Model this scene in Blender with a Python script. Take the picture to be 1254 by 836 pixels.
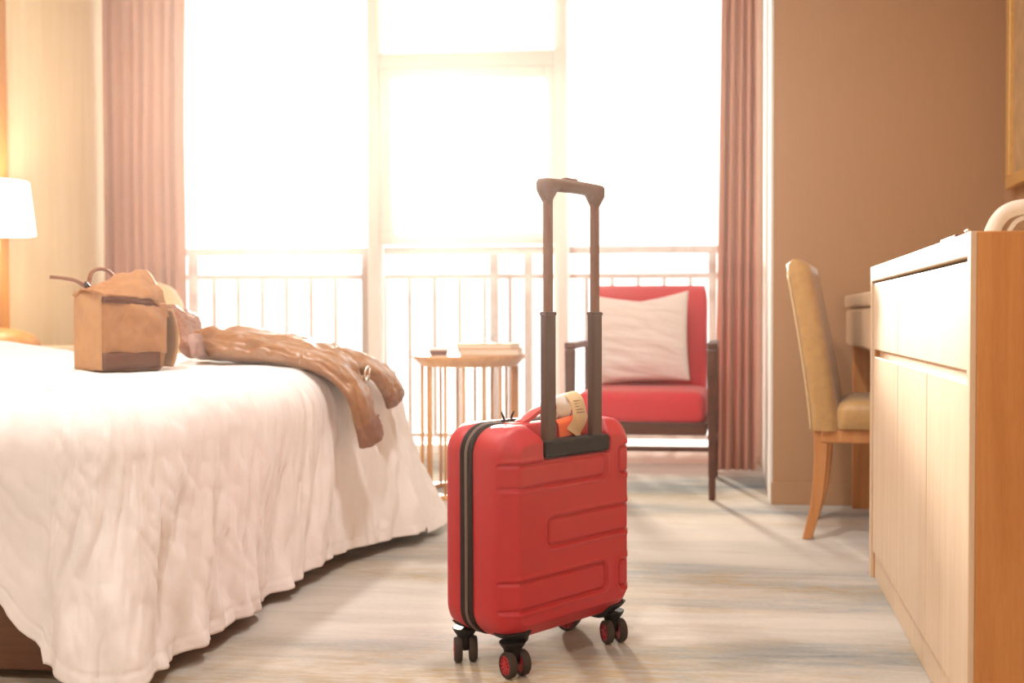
import bpy, bmesh, math, random
from mathutils import Vector, Matrix, noise
random.seed(7)
PI = math.pi
scene = bpy.context.scene
COL = scene.collection
for o in list(bpy.data.objects):
    bpy.data.objects.remove(o)

# ------------------------------------------------------------------ camera
FPX, PXC = 1280.0, 780.0
cam_d = bpy.data.cameras.new('camera')
cam = bpy.data.objects.new('camera', cam_d)
COL.objects.link(cam)
cam_d.sensor_width = 36.0
cam_d.lens = 36.0 * FPX / 1254.0
cam_d.shift_x = -(PXC - 627.0) / 1254.0
cam.location = (0, 0, 0.72)
cam.rotation_euler = (math.radians(90 - 1.3426), 0, math.radians(5.354))
cam_d.clip_start = 0.02
cam_d.dof.use_dof = True
cam_d.dof.focus_distance = 2.15
cam_d.dof.aperture_fstop = 3.2
scene.camera = cam

# ------------------------------------------------------------------ sky, sun, exposure
scene.view_settings.view_transform = 'Standard'
scene.view_settings.look = 'None'
scene.view_settings.gamma = 1.0
scene.view_settings.use_curve_mapping = False
scene.view_settings.exposure = 0.70

world = bpy.data.worlds.new('sky')
scene.world = world
world.use_nodes = True
bg = world.node_tree.nodes['Background']
bg.inputs['Color'].default_value = (1.0, 0.985, 0.975, 1)
bg.inputs['Strength'].default_value = 1.7

def look_dir(o, d):
    o.rotation_euler = Vector(d).to_track_quat('-Z', 'Y').to_euler()

sun_d = bpy.data.lights.new('sun', 'SUN')
sun = bpy.data.objects.new('sun', sun_d)
COL.objects.link(sun)
SAZ, SEL = math.radians(18.5), math.radians(10.5)
sun.location = (-4, 12, 5)
look_dir(sun, (math.sin(SAZ) * math.cos(SEL), -math.cos(SAZ) * math.cos(SEL), -math.sin(SEL)))
sun_d.energy = 6.8
sun_d.color = (1.0, 0.87, 0.73)
sun_d.angle = math.radians(5.0)

# ------------------------------------------------------------------ materials
def new_mat(name):
    m = bpy.data.materials.new(name)
    m.use_nodes = True
    nt = m.node_tree
    return m, nt, nt.nodes['Principled BSDF']

def ramp(nt, stops):
    r = nt.nodes.new('ShaderNodeValToRGB')
    el = r.color_ramp.elements
    while len(el) < len(stops):
        el.new(0.5)
    for e, (p, c) in zip(el, stops):
        e.position = p
        e.color = (*c, 1)
    return r

def coords(nt, scale, kind='Object'):
    t = nt.nodes.new('ShaderNodeTexCoord')
    mp = nt.nodes.new('ShaderNodeMapping')
    mp.inputs['Scale'].default_value = scale
    nt.links.new(t.outputs[kind], mp.inputs['Vector'])
    return mp

def srgb(r, g, b):
    f = lambda c: (c / 255 / 12.92) if c / 255 <= 0.04045 else ((c / 255 + 0.055) / 1.055) ** 2.4
    return (f(r), f(g), f(b))

def plain(name, col, rough=0.6, spec=0.4, metal=0.0, var=0.06, nscale=(12, 12, 12), bump=0.0, bscale=(200, 200, 200), sheen=0.0, coat=0.0):
    m, nt, b = new_mat(name)
    mp = coords(nt, nscale)
    n = nt.nodes.new('ShaderNodeTexNoise')
    n.inputs['Detail'].default_value = 4
    nt.links.new(mp.outputs[0], n.inputs['Vector'])
    lo = tuple(c * (1 - var) for c in col)
    hi = tuple(min(1, c * (1 + var)) for c in col)
    r = ramp(nt, [(0.3, lo), (0.7, hi)])
    nt.links.new(n.outputs['Fac'], r.inputs['Fac'])
    nt.links.new(r.outputs['Color'], b.inputs['Base Color'])
    b.inputs['Roughness'].default_value = rough
    b.inputs['Specular IOR Level'].default_value = spec
    b.inputs['Metallic'].default_value = metal
    if sheen:
        b.inputs['Sheen Weight'].default_value = sheen
    if coat:
        b.inputs['Coat Weight'].default_value = coat
        b.inputs['Coat Roughness'].default_value = 0.2
    if bump:
        mp2 = coords(nt, bscale)
        n2 = nt.nodes.new('ShaderNodeTexNoise')
        n2.inputs['Detail'].default_value = 3
        nt.links.new(mp2.outputs[0], n2.inputs['Vector'])
        bp = nt.nodes.new('ShaderNodeBump')
        bp.inputs['Strength'].default_value = bump
        bp.inputs['Distance'].default_value = 0.002
        nt.links.new(n2.outputs['Fac'], bp.inputs['Height'])
        nt.links.new(bp.outputs[0], b.inputs['Normal'])
    return m

def wood(name, light, dark, scale=(14, 14, 0.9), rough=0.45, spec=0.4, contrast=(0.3, 0.72)):
    m, nt, b = new_mat(name)
    mp = coords(nt, scale)
    n = nt.nodes.new('ShaderNodeTexNoise')
    n.inputs['Scale'].default_value = 1.6
    n.inputs['Detail'].default_value = 7
    n.inputs['Roughness'].default_value = 0.62
    n.inputs['Distortion'].default_value = 0.6
    nt.links.new(mp.outputs[0], n.inputs['Vector'])
    mp2 = coords(nt, tuple(s * 7 for s in scale))
    n2 = nt.nodes.new('ShaderNodeTexNoise')
    n2.inputs['Detail'].default_value = 2
    nt.links.new(mp2.outputs[0], n2.inputs['Vector'])
    mx = nt.nodes.new('ShaderNodeMath')
    mx.operation = 'MULTIPLY_ADD'
    mx.inputs[1].default_value = 0.28
    nt.links.new(n2.outputs['Fac'], mx.inputs[0])
    sc = nt.nodes.new('ShaderNodeMath')
    sc.operation = 'MULTIPLY'
    sc.inputs[1].default_value = 0.78
    nt.links.new(n.outputs['Fac'], sc.inputs[0])
    nt.links.new(sc.outputs[0], mx.inputs[2])
    r = ramp(nt, [(contrast[0], dark), (contrast[1], light)])
    nt.links.new(mx.outputs[0], r.inputs['Fac'])
    nt.links.new(r.outputs['Color'], b.inputs['Base Color'])
    b.inputs['Roughness'].default_value = rough
    b.inputs['Specular IOR Level'].default_value = spec
    return m

def emit_mat(name, col, strength):
    m, nt, b = new_mat(name)
    b.inputs['Base Color'].default_value = (0.85, 0.83, 0.8, 1)
    b.inputs['Emission Color'].default_value = (*col, 1)
    b.inputs['Emission Strength'].default_value = strength
    return m

def cloth_thin(name, col, transparent, translucent, weave=0.0):
    """thin cloth: see-through share, light-passing share, rest diffuse"""
    m, nt, b = new_mat(name)
    nt.nodes.remove(b)
    out = nt.nodes['Material Output']
    tr = nt.nodes.new('ShaderNodeBsdfTransparent')
    tl = nt.nodes.new('ShaderNodeBsdfTranslucent')
    df = nt.nodes.new('ShaderNodeBsdfDiffuse')
    tl.inputs['Color'].default_value = (*col, 1)
    df.inputs['Color'].default_value = (*col, 1)
    m1 = nt.nodes.new('ShaderNodeMixShader')
    m1.inputs[0].default_value = translucent
    nt.links.new(df.outputs[0], m1.inputs[1])
    nt.links.new(tl.outputs[0], m1.inputs[2])
    if transparent > 0:
        m2 = nt.nodes.new('ShaderNodeMixShader')
        m2.inputs[0].default_value = transparent
        nt.links.new(m1.outputs[0], m2.inputs[1])
        nt.links.new(tr.outputs[0], m2.inputs[2])
        nt.links.new(m2.outputs[0], out.inputs['Surface'])
    else:
        nt.links.new(m1.outputs[0], out.inputs['Surface'])
    return m

def glass_mat(name):
    m, nt, b = new_mat(name)
    nt.nodes.remove(b)
    out = nt.nodes['Material Output']
    tr = nt.nodes.new('ShaderNodeBsdfTransparent')
    tr.inputs['Color'].default_value = (0.97, 0.98, 0.97, 1)
    gl = nt.nodes.new('ShaderNodeBsdfGlossy')
    gl.inputs['Roughness'].default_value = 0.02
    fr = nt.nodes.new('ShaderNodeFresnel')
    fr.inputs['IOR'].default_value = 1.35
    mx = nt.nodes.new('ShaderNodeMixShader')
    nt.links.new(fr.outputs[0], mx.inputs[0])
    nt.links.new(tr.outputs[0], mx.inputs[1])
    nt.links.new(gl.outputs[0], mx.inputs[2])
    nt.links.new(mx.outputs[0], out.inputs['Surface'])
    return m

def carpet_mat():
    m, nt, b = new_mat('carpet_pile')
    def nz(scale, detail, rough=0.55, dist=0.0, loc=(0, 0, 0)):
        mp = coords(nt, scale)
        mp.inputs['Location'].default_value = loc
        n = nt.nodes.new('ShaderNodeTexNoise')
        n.inputs['Scale'].default_value = 1.0
        n.inputs['Detail'].default_value = detail
        n.inputs['Roughness'].default_value = rough
        n.inputs['Distortion'].default_value = dist
        nt.links.new(mp.outputs[0], n.inputs['Vector'])
        return n
    big = nz((0.5, 1.9, 1), 3, 0.5, 0.9, (3.1, 1.3, 0))
    streak = nz((2.0, 15, 1), 5, 0.62, 1.2, (0.4, 2, 0))
    ochre = nz((0.6, 1.3, 1), 4, 0.6, 0.8, (7.6, 4.1, 0))
    ch = nz((14, 60, 1), 4, 0.7, 0.3, (1, 5, 0))
    fine = nz((60, 130, 1), 3, 0.7, 0.0, (0, 0, 0))
    add = nt.nodes.new('ShaderNodeMath'); add.operation = 'MULTIPLY_ADD'
    add.inputs[1].default_value = 0.42
    nt.links.new(streak.outputs['Fac'], add.inputs[0])
    nt.links.new(big.outputs['Fac'], add.inputs[2])
    add2 = nt.nodes.new('ShaderNodeMath'); add2.operation = 'MULTIPLY_ADD'
    add2.inputs[1].default_value = 0.22
    nt.links.new(fine.outputs['Fac'], add2.inputs[0])
    nt.links.new(add.outputs[0], add2.inputs[2])
    r = ramp(nt, [(0.56, srgb(122, 132, 138)), (0.70, srgb(166, 168, 166)), (0.82, srgb(198, 191, 181)), (0.97, srgb(214, 207, 197))])
    nt.links.new(add2.outputs[0], r.inputs['Fac'])
    mask = nt.nodes.new('ShaderNodeMath'); mask.operation = 'MULTIPLY'
    mr = nt.nodes.new('ShaderNodeMapRange')
    mr.inputs['From Min'].default_value = 0.5
    mr.inputs['From Max'].default_value = 0.68
    nt.links.new(ochre.outputs['Fac'], mr.inputs['Value'])
    mr2 = nt.nodes.new('ShaderNodeMapRange')
    mr2.inputs['From Min'].default_value = 0.35
    mr2.inputs['From Max'].default_value = 0.65
    nt.links.new(ch.outputs['Fac'], mr2.inputs['Value'])
    nt.links.new(mr.outputs[0], mask.inputs[0])
    nt.links.new(mr2.outputs[0], mask.inputs[1])
    mix = nt.nodes.new('ShaderNodeMix'); mix.data_type = 'RGBA'
    nt.links.new(mask.outputs[0], mix.inputs['Factor'])
    nt.links.new(r.outputs['Color'], mix.inputs['A'])
    mix.inputs['B'].default_value = (*srgb(178, 146, 84), 1)
    nt.links.new(mix.outputs['Result'], b.inputs['Base Color'])
    b.inputs['Roughness'].default_value = 0.95
    b.inputs['Specular IOR Level'].default_value = 0.1
    b.inputs['Sheen Weight'].default_value = 0.15
    mp = coords(nt, (260, 260, 260))
    n2 = nt.nodes.new('ShaderNodeTexNoise')
    n2.inputs['Detail'].default_value = 4
    nt.links.new(mp.outputs[0], n2.inputs['Vector'])
    bp = nt.nodes.new('ShaderNodeBump')
    bp.inputs['Strength'].default_value = 0.6
    bp.inputs['Distance'].default_value = 0.004
    nt.links.new(n2.outputs['Fac'], bp.inputs['Height'])
    nt.links.new(bp.outputs[0], b.inputs['Normal'])
    return m

M = {}
M['carpet'] = carpet_mat()
M['wall'] = plain('taupe_wallpaper', srgb(184, 146, 110), 0.85, 0.2, var=0.03, nscale=(90, 90, 1.5))
M['white_plaster'] = plain('white_plaster', srgb(240, 236, 230), 0.8, 0.2, var=0.02)
M['ceiling'] = plain('ceiling_paint', srgb(240, 236, 228), 0.9, 0.1, var=0.02)
M['maple_panel'] = wood('maple_panel', srgb(246, 230, 196), srgb(236, 214, 172), (9, 9, 0.5))
M['amber_panel'] = wood('amber_panel', srgb(208, 150, 86), srgb(184, 120, 58), (9, 9, 0.5))
M['oak_pale'] = wood('pale_oak', srgb(228, 206, 178), srgb(210, 182, 148), (22, 22, 1.1), 0.4)
M['oak_warm'] = wood('warm_oak', srgb(214, 154, 90), srgb(184, 120, 62), (16, 16, 0.8), 0.42)
M['oak_leg'] = wood('oak_leg', srgb(210, 150, 92), srgb(176, 112, 60), (20, 20, 1.2), 0.4)
M['oak_table'] = wood('table_oak', srgb(214, 160, 98), srgb(178, 120, 64), (16, 16, 1.2), 0.35)
M['dark_wood'] = wood('dark_walnut', srgb(100, 54, 36), srgb(70, 36, 24), (2, 16, 16), 0.4)
M['bed_wood'] = wood('bed_walnut', srgb(126, 86, 58), srgb(92, 58, 38), (1.2, 14, 22), 0.45)
M['linen'] = plain('white_linen', srgb(240, 236, 234), 0.85, 0.15, var=0.015, bump=0.15, bscale=(60, 60, 60), sheen=0.2)
M['pillow'] = plain('pillow_linen', srgb(226, 214, 208), 0.85, 0.15, var=0.02, bump=0.25, bscale=(500, 500, 500), sheen=0.2)
M['red_fabric'] = plain('red_fabric', srgb(206, 52, 62), 0.8, 0.2, var=0.06, nscale=(60, 60, 60), bump=0.35, bscale=(700, 700, 700), sheen=0.3)
M['red_shell'] = plain('red_shell', srgb(184, 34, 40), 0.42, 0.45, var=0.03, nscale=(4, 4, 4), bump=0.12, bscale=(900, 900, 900))
M['red_strap'] = plain('red_strap', srgb(206, 70, 66), 0.5, 0.4)
M['red_hub'] = plain('red_hub', srgb(176, 28, 42), 0.35, 0.5)
M['black_plastic'] = plain('black_plastic', srgb(26, 17, 13), 0.5, 0.25, var=0.1)
M['rubber'] = plain('rubber', srgb(62, 50, 42), 0.7, 0.3, var=0.1)
M['zip_tape'] = plain('zip_tape', srgb(50, 36, 30), 0.8, 0.2, bump=0.4, bscale=(800, 800, 800))
M['zip_coil'] = plain('zip_coil', srgb(120, 96, 84), 0.4, 0.5, bump=0.5, bscale=(20, 20, 900))
M['rod_outer'] = plain('bronze_rod', srgb(74, 40, 24), 0.4, 0.5, metal=0.0, var=0.04)
M['rod_inner'] = plain('bronze_rod_light', srgb(124, 78, 52), 0.35, 0.5, metal=0.0, var=0.04)
M['grip'] = plain('grip_plastic', srgb(108, 72, 50), 0.45, 0.4)
M['paper'] = plain('tag_paper', srgb(240, 236, 230), 0.6, 0.3, var=0.02)
M['kraft'] = plain('tag_kraft', srgb(214, 184, 140), 0.65, 0.3, var=0.05)
M['ink'] = plain('tag_ink', srgb(150, 120, 96), 0.7, 0.2)
M['orange'] = plain('tag_orange', srgb(242, 110, 60), 0.5, 0.4)
M['steel_dark'] = plain('dark_metal', srgb(60, 46, 44), 0.3, 0.6, metal=0.8)
M['curtain'] = cloth_thin('rose_taupe_curtain', srgb(184, 138, 120), 0.0, 0.06)
M['sheer'] = cloth_thin('sheer_voile', (0.94, 0.92, 0.90), 0.81, 0.62)
M['glass'] = glass_mat('window_glass')
M['frame_cream'] = plain('cream_window_frame', srgb(226, 212, 200), 0.5, 0.3, var=0.02)
M['rail'] = plain('brown_rail_paint', srgb(122, 78, 54), 0.5, 0.4, var=0.05)
M['concrete'] = plain('balcony_tile', srgb(214, 206, 196), 0.8, 0.2, var=0.05)
M['gold_leather'] = plain('gold_velvet', srgb(190, 150, 92), 0.42, 0.45, var=0.08, nscale=(9, 9, 9), sheen=0.5)
M['cream_leather'] = plain('cream_upholstery', srgb(214, 190, 146), 0.5, 0.4, var=0.06)
M['canvas'] = plain('tan_canvas', srgb(172, 122, 80), 0.75, 0.25, var=0.08, nscale=(9, 9, 9), bump=0.35, bscale=(600, 600, 600))
M['canvas_light'] = plain('light_canvas', srgb(190, 146, 102), 0.75, 0.25, var=0.06, nscale=(9, 9, 9), bump=0.35, bscale=(600, 600, 600))
M['leather'] = plain('brown_leather', srgb(100, 56, 32), 0.5, 0.45, var=0.1)
M['leather_strap'] = plain('brown_strap', srgb(136, 86, 58), 0.5, 0.45, var=0.1)
M['mesh_grey'] = plain('grey_mesh_pocket', srgb(168, 146, 140), 0.6, 0.3, var=0.22, nscale=(60, 60, 4))
M['jacket'] = plain('tan_jacket', srgb(152, 104, 60), 0.36, 0.5, var=0.14, nscale=(14, 14, 14), bump=0.25, bscale=(40, 40, 40), coat=0.25)
M['jacket_cuff'] = plain('brown_cuff', srgb(134, 84, 54), 0.45, 0.5, var=0.14, nscale=(40, 40, 40), bump=0.5, bscale=(120, 120, 120))
M['lining'] = plain('mauve_lining', srgb(160, 124, 112), 0.4, 0.5, var=0.08)
M['chrome'] = plain('bright_clasp', srgb(236, 224, 208), 0.2, 0.7, metal=0.8)
M['gold_frame'] = plain('gold_frame', srgb(222, 180, 110), 0.4, 0.5, metal=0.2)
M['art'] = plain('tan_canvas_art', srgb(196, 164, 122), 0.7, 0.2, var=0.12, nscale=(3, 3, 3))
M['white_plastic'] = plain('white_kettle_plastic', srgb(240, 230, 214), 0.35, 0.5, var=0.02)
M['dark_red'] = plain('dark_red_lacquer', srgb(110, 44, 36), 0.35, 0.5)
M['brown_box'] = plain('brown_box', srgb(116, 66, 50), 0.45, 0.4)
M['page'] = plain('book_pages', srgb(236, 224, 204), 0.8, 0.2, var=0.05, nscale=(2, 2, 400))
M['book_a'] = plain('tan_book_cover', srgb(214, 176, 128), 0.6, 0.3)
M['book_b'] = plain('beige_book_cover', srgb(224, 196, 156), 0.6, 0.3)
M['shade'] = emit_mat('lit_lamp_shade', (1.0, 0.9, 0.78), 3.0)
M['bulb'] = emit_mat('lit_bulb_and_fill_lens', (1.0, 0.9, 0.78), 6.0)  # shared by the table lamp bulb and the added fill lamps
M['metal_white'] = plain('white_metal', srgb(236, 234, 230), 0.4, 0.4, var=0.02)

# ------------------------------------------------------------------ mesh helpers
class MB:
    def __init__(self):
        self.v, self.f, self.mi = [], [], []
    def add(self, vs, fs, mi=0):
        b = len(self.v)
        self.v += [tuple(p) for p in vs]
        self.f += [tuple(i + b for i in f) for f in fs]
        self.mi += [mi] * len(fs)
        return self
    def box(self, x0, x1, y0, y1, z0, z1, mi=0):
        vs = [(x, y, z) for z in (z0, z1) for y in (y0, y1) for x in (x0, x1)]
        return self.add(vs, [(0, 2, 3, 1), (4, 5, 7, 6), (0, 1, 5, 4), (1, 3, 7, 5), (3, 2, 6, 7), (2, 0, 4, 6)], mi)
    def loft(self, secs, closed=True, cap=True, mi=0):
        n = len(secs[0]); vs = [p for s in secs for p in s]; fs = []
        m = n if closed else n - 1
        for i in range(len(secs) - 1):
            for j in range(m):
                k = (j + 1) % n
                fs.append((i * n + j, i * n + k, (i + 1) * n + k, (i + 1) * n + j))
        if cap and closed:
            fs.append(tuple(range(n - 1, -1, -1)))
            fs.append(tuple((len(secs) - 1) * n + j for j in range(n)))
        return self.add(vs, fs, mi)
    def tube(self, path, rad, n=12, mi=0, squash=1.0, cap=True):
        P = [Vector(p) for p in path]
        secs = []
        ref = None
        for i, p in enumerate(P):
            t = (P[min(i + 1, len(P) - 1)] - P[max(i - 1, 0)]).normalized()
            if ref is None:
                ref = Vector((0, 0, 1)) if abs(t.z) < 0.9 else Vector((1, 0, 0))
            a = (ref - t * ref.dot(t)).normalized()
            ref = a
            b = t.cross(a)
            r = rad[i] if isinstance(rad, (list, tuple)) else rad
            secs.append([p + a * (r * squash * math.cos(2 * PI * k / n)) + b * (r * math.sin(2 * PI * k / n)) for k in range(n)])
        return self.loft(secs, cap=cap, mi=mi)
    def lathe(self, prof, n=32, c=(0, 0, 0), mi=0, cap=True):
        secs = [[(c[0] + r * math.cos(2 * PI * k / n), c[1] + r * math.sin(2 * PI * k / n), c[2] + z) for k in range(n)] for r, z in prof]
        return self.loft(secs, cap=cap, mi=mi)
    def grid(self, fn, nu, nv, closed_u=False, mi=0):
        vs = [fn(i / (nu if closed_u else nu - 1), j / (nv - 1)) for j in range(nv) for i in range(nu)]
        fs = []
        for j in range(nv - 1):
            for i in range(nu if closed_u else nu - 1):
                k = (i + 1) % nu
                fs.append((j * nu + i, j * nu + k, (j + 1) * nu + k, (j + 1) * nu + i))
        return self.add(vs, fs, mi)
    def xf(self, mat):
        self.v = [tuple(mat @ Vector(p)) for p in self.v]
        return self
    def build(self, name, mats, parent=None, smooth=False, bevel=0.0, solid=0.0, sub=0, seg=2, autosmooth=None):
        me = bpy.data.meshes.new(name)
        me.from_pydata(self.v, [], self.f)
        if not isinstance(mats, (list, tuple)):
            mats = [mats]
        for m in mats:
            me.materials.append(M[m])
        for p, i in zip(me.polygons, self.mi):
            p.material_index = i
            p.use_smooth = smooth
        bm = bmesh.new(); bm.from_mesh(me)
        bmesh.ops.recalc_face_normals(bm, faces=bm.faces)
        bm.to_mesh(me); bm.free()
        if autosmooth is not None:
            me.shade_smooth() if hasattr(me, 'shade_smooth') else None
            me.set_sharp_from_angle(angle=math.radians(autosmooth))
        o = bpy.data.objects.new(name, me)
        COL.objects.link(o)
        if parent is not None:
            o.parent = parent
        if solid:
            s = o.modifiers.new('thickness', 'SOLIDIFY'); s.thickness = solid; s.offset = 0
        if bevel:
            b = o.modifiers.new('edge', 'BEVEL'); b.width = bevel; b.segments = seg; b.limit_method = 'ANGLE'
            b.harden_normals = False
        if sub:
            s = o.modifiers.new('smooth', 'SUBSURF'); s.levels = sub; s.render_levels = sub
        return o

def box(name, mats, parent, x0, x1, y0, y1, z0, z1, bevel=0.003):
    return MB().box(x0, x1, y0, y1, z0, z1).build(name, mats, parent, bevel=bevel)

def thing(name, label, cat, loc=(0, 0, 0), rz=0.0, group=None):
    o = bpy.data.objects.new(name, None)
    o.empty_display_size = 0.1
    COL.objects.link(o)
    o.location = loc
    o.rotation_euler = (0, 0, rz)
    return tag(o, label, cat, group)

def tag(o, label, cat, group=None):
    o['label'] = label
    o['category'] = cat
    if group:
        o['group'] = group
    return o

def struct(o, label=None, cat=None):
    o['kind'] = 'structure'
    if label:
        o['label'] = label
    if cat:
        o['category'] = cat
    return o

def smoothstep(a, b, x):
    t = max(0.0, min(1.0, (x - a) / (b - a)))
    return t * t * (3 - 2 * t)

def nz(x, y=0.0, z=0.0):
    return noise.noise(Vector((x, y, z)))

def lerp(a, b, t):
    return a + (b - a) * t

def interp(pts, t):
    """piecewise-linear with smooth parameter over list of (t, value...)"""
    if t <= pts[0][0]:
        return pts[0][1:]
    for a, b in zip(pts, pts[1:]):
        if t <= b[0]:
            k = (t - a[0]) / (b[0] - a[0])
            return tuple(lerp(p, q, k) for p, q in zip(a[1:], b[1:]))
    return pts[-1][1:]

def catmull(P, n):
    P = [Vector(p) for p in P]
    Q = [P[0] * 2 - P[1]] + P + [P[-1] * 2 - P[-2]]
    out = []
    segs = len(P) - 1
    for i in range(n):
        u = i / (n - 1) * segs
        k = min(int(u), segs - 1)
        t = u - k
        a, b, c, d = Q[k], Q[k + 1], Q[k + 2], Q[k + 3]
        out.append(0.5 * ((2 * b) + (c - a) * t + (2 * a - 5 * b + 4 * c - d) * t * t + (3 * b - a - 3 * c + d) * t ** 3))
    return out

# ------------------------------------------------------------------ the room
XL, XR, YW, YB, ZC = -3.12, 1.006, 5.06, -1.7, 2.5
PX, PY = 0.146, 4.045          # corner of the pier right of the window
struct(box('floor', 'carpet', None, XL - .1, XR + .1, YB - .1, YW + .06, -0.05, 0.0, 0), 'carpet with soft horizontal streaks of beige, grey and ochre', 'carpet')
struct(box('ceiling', 'ceiling', None, XL - .1, XR + .1, YB - .1, YW + .2, ZC, ZC + .08, 0), 'plain white ceiling above the room', 'ceiling')
struct(box('wall_left', 'maple_panel', None, XL - .1, XL, YB, YW + .2, 0, ZC, 0), 'pale golden wood panelled wall behind the lamp', 'wall')
struct(box('trim_1', 'amber_panel', None, XL + .0005, XL + .035, 0.6, 4.20, 0, ZC, 0.002), 'amber wood panel on the wall behind the bed head', 'panel')
struct(box('wall_right', 'wall', None, XR, XR + .1, YB, PY + .05, 0, ZC, 0), 'taupe wall behind the long sideboard', 'wall')
struct(box('wall_pier', 'wall', None, PX + .0005, XR + .1, PY, YW + .2, 0, ZC, 0), 'taupe wall facing the room right of the window', 'wall')
struct(box('trim_2', 'white_plaster', None, PX - .012, PX, PY + .004, YW + .1, 0, ZC, 0.002), 'narrow white window reveal beside the right curtain', 'trim')
struct(box('baseboard_pier', 'wall', None, PX - .006, XR, PY - .014, PY - .0005, 0, .085, 0.003), 'taupe baseboard along the pier wall', 'baseboard')
struct(box('baseboard_right', 'wall', None, XR - .014, XR - .0005, YB, PY - .015, 0, .085, 0.003), 'taupe baseboard behind the sideboard', 'baseboard')
struct(box('wall_back', 'wall', None, XL - .1, XR + .1, YB - .1, YB, 0, ZC, 0), 'taupe wall behind the viewer', 'wall')
struct(box('floor_balcony', 'concrete', None, XL - .6, 1.2, YW + .16, 5.95, -0.12, -0.04, 0), 'pale balcony floor outside the window', 'floor')
struct(box('trim_3', 'frame_cream', None, XL, PX - .012, YW + .06, YW + .16, -0.05, 0.03, 0.004), 'pale threshold under the window', 'threshold')

# window: mullions, transom, sash, panes
def window(name, label, x0, x1, z0, z1, bars, panes):
    w = thing(name, label, 'window', ((x0 + x1) / 2, YW + .11, 0))
    struct(w)
    cx = (x0 + x1) / 2
    for nm, a, b, c, d, dep in bars:
        box(nm, 'frame_cream', w, a - cx, b - cx, -dep, dep, c, d, 0.006)
    for a, b, c, d in panes:
        box('pane', 'glass', w, a - cx, b - cx, -.004, .004, c, d, 0)
    return w
Z0 = 0.03
window('window_1', 'left fixed window of two tall panes looking onto the balcony railing', XL, -1.845, Z0, ZC,
       [('side_frame', XL, XL + .06, Z0, ZC, .04), ('head_rail', XL + .06, -1.845, ZC - .06, ZC, .04), ('bottom_rail', XL + .06, -1.845, Z0, Z0 + .05, .04)],
       [(XL + .06, -1.845, Z0 + .05, ZC - .06)])
window('window_2', 'middle window with transom bar and opening sash in a cream frame', -1.845, -0.83, Z0, ZC,
       [('mullion', -1.845, -1.785, Z0, ZC, .045), ('mullion', -0.895, -0.83, Z0, ZC, .045),
        ('transom', -1.785, -.895, 1.965, 2.04, .04), ('head_rail', -1.785, -.895, ZC - .06, ZC, .04), ('bottom_rail', -1.785, -.895, Z0, Z0 + .05, .04),
        ('sash_stile', -1.785, -1.725, 1.145, 1.965, .03), ('sash_stile', -.945, -.895, 1.145, 1.965, .03),
        ('sash_top_rail', -1.725, -.945, 1.91, 1.965, .03), ('sash_bottom_rail', -1.785, -.895, 1.085, 1.145, .03)],
       [(-1.785, -.895, 2.04, ZC - .06), (-1.725, -.945, 1.145, 1.91), (-1.785, -.895, Z0 + .05, 1.085)])
window('window_3', 'right fixed window between the cream mullion and the pier', -0.83, PX - .012, Z0, ZC,
       [('side_frame', PX - .07, PX - .012, Z0, ZC, .04), ('head_rail', -.83, PX - .07, ZC - .06, ZC, .04), ('bottom_rail', -.83, PX - .07, Z0, Z0 + .05, .04)],
       [(-.83, PX - .07, Z0 + .05, ZC - .06)])

# balcony railing
YR = 5.62
rl = thing('balcony_railing', 'brown metal railing of slim upright bars outside the window', 'railing', (-1.3, YR, -0.04))
def rbox(nm, x0, x1, z0, z1, d):
    return box(nm, 'rail', rl, x0 + 1.3, x1 + 1.3, -d, d, z0 + .04, z1 + .04, 0.003)
rbox('top_rail', -3.55, 1.0, 1.062, 1.102, .03)
rbox('mid_rail', -3.55, 1.0, .926, .956, .014)
rbox('bottom_rail', -3.55, 1.0, .06, .085, .014)
for x in (-3.03, -2.03, -1.31, -1.12, -0.12, .86):
    rbox('post', x - .022, x + .022, -.04, 1.062, .02)
x = -3.47
post_x = (-3.03, -2.03, -1.31, -1.12, -0.12, .86)
for i in range(33):
    xx = -3.47 + i * .1405
    if all(abs(xx - p) > .05 for p in post_x):
        rbox('bar', xx - .011, xx + .011, .085, .926, .011)

# curtains
def curtain(name, label, x0, x1, yc, nf, amp, mat, z0, z1, cat='curtain', side=0, solid=0.0, nu=260, nv=70, ph=0.0, gather=None):
    cx = (x0 + x1) / 2
    o_loc = (cx, yc, 0)
    m = MB()
    def f(u, v):
        z = lerp(z1, z0, v)
        a, b = x0, x1
        if gather:
            da, db = gather(v)
            a += da; b += db
        x = lerp(a, b, u)
        p = u * nf * 2 * PI + ph + 0.7 * nz(u * nf * .5, 1.3, v * .6)
        am = amp * (0.75 + 0.25 * v) * (0.7 + 0.5 * nz(u * nf * .8, 3.7, 0))
        y = (am * math.sin(p) if mat == 'sheer' else am * 2.6 * (.5 - abs(math.sin(p / 2)) ** .7)) + .012 * nz(u * 6, v * 3, 5)
        x += am * .12 * math.sin(2 * p)
        return (x - cx, y, z)
    m.grid(f, nu, nv)
    o = m.build(name, mat, None, smooth=True, solid=solid)
    o.location = o_loc
    return tag(o, label, cat)

curtain('drape', 'rose-taupe pleated drape gathered at the left wall behind the bag', XL + .02, -2.665, 4.895, 8, .021, 'curtain', .006, ZC - .01,
        gather=lambda v: (0, .0 - .02 * math.sin(v * PI)))
curtain('drape', 'rose-taupe pleated drape hanging behind the red armchair beside the pier', -.075, PX - .05, 4.86, 4.5, .024, 'curtain', .012, ZC - .01,
        gather=lambda v: (-.03 * v + .012, 0), nu=200)
curtain('sheer_curtain', 'white see-through sheer curtain across the whole window', -2.74, -.02, 4.985, 26, .018, 'sheer', .012, ZC - .01, 'sheer curtain', solid=0, nu=900, nv=24, ph=1.0)

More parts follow.
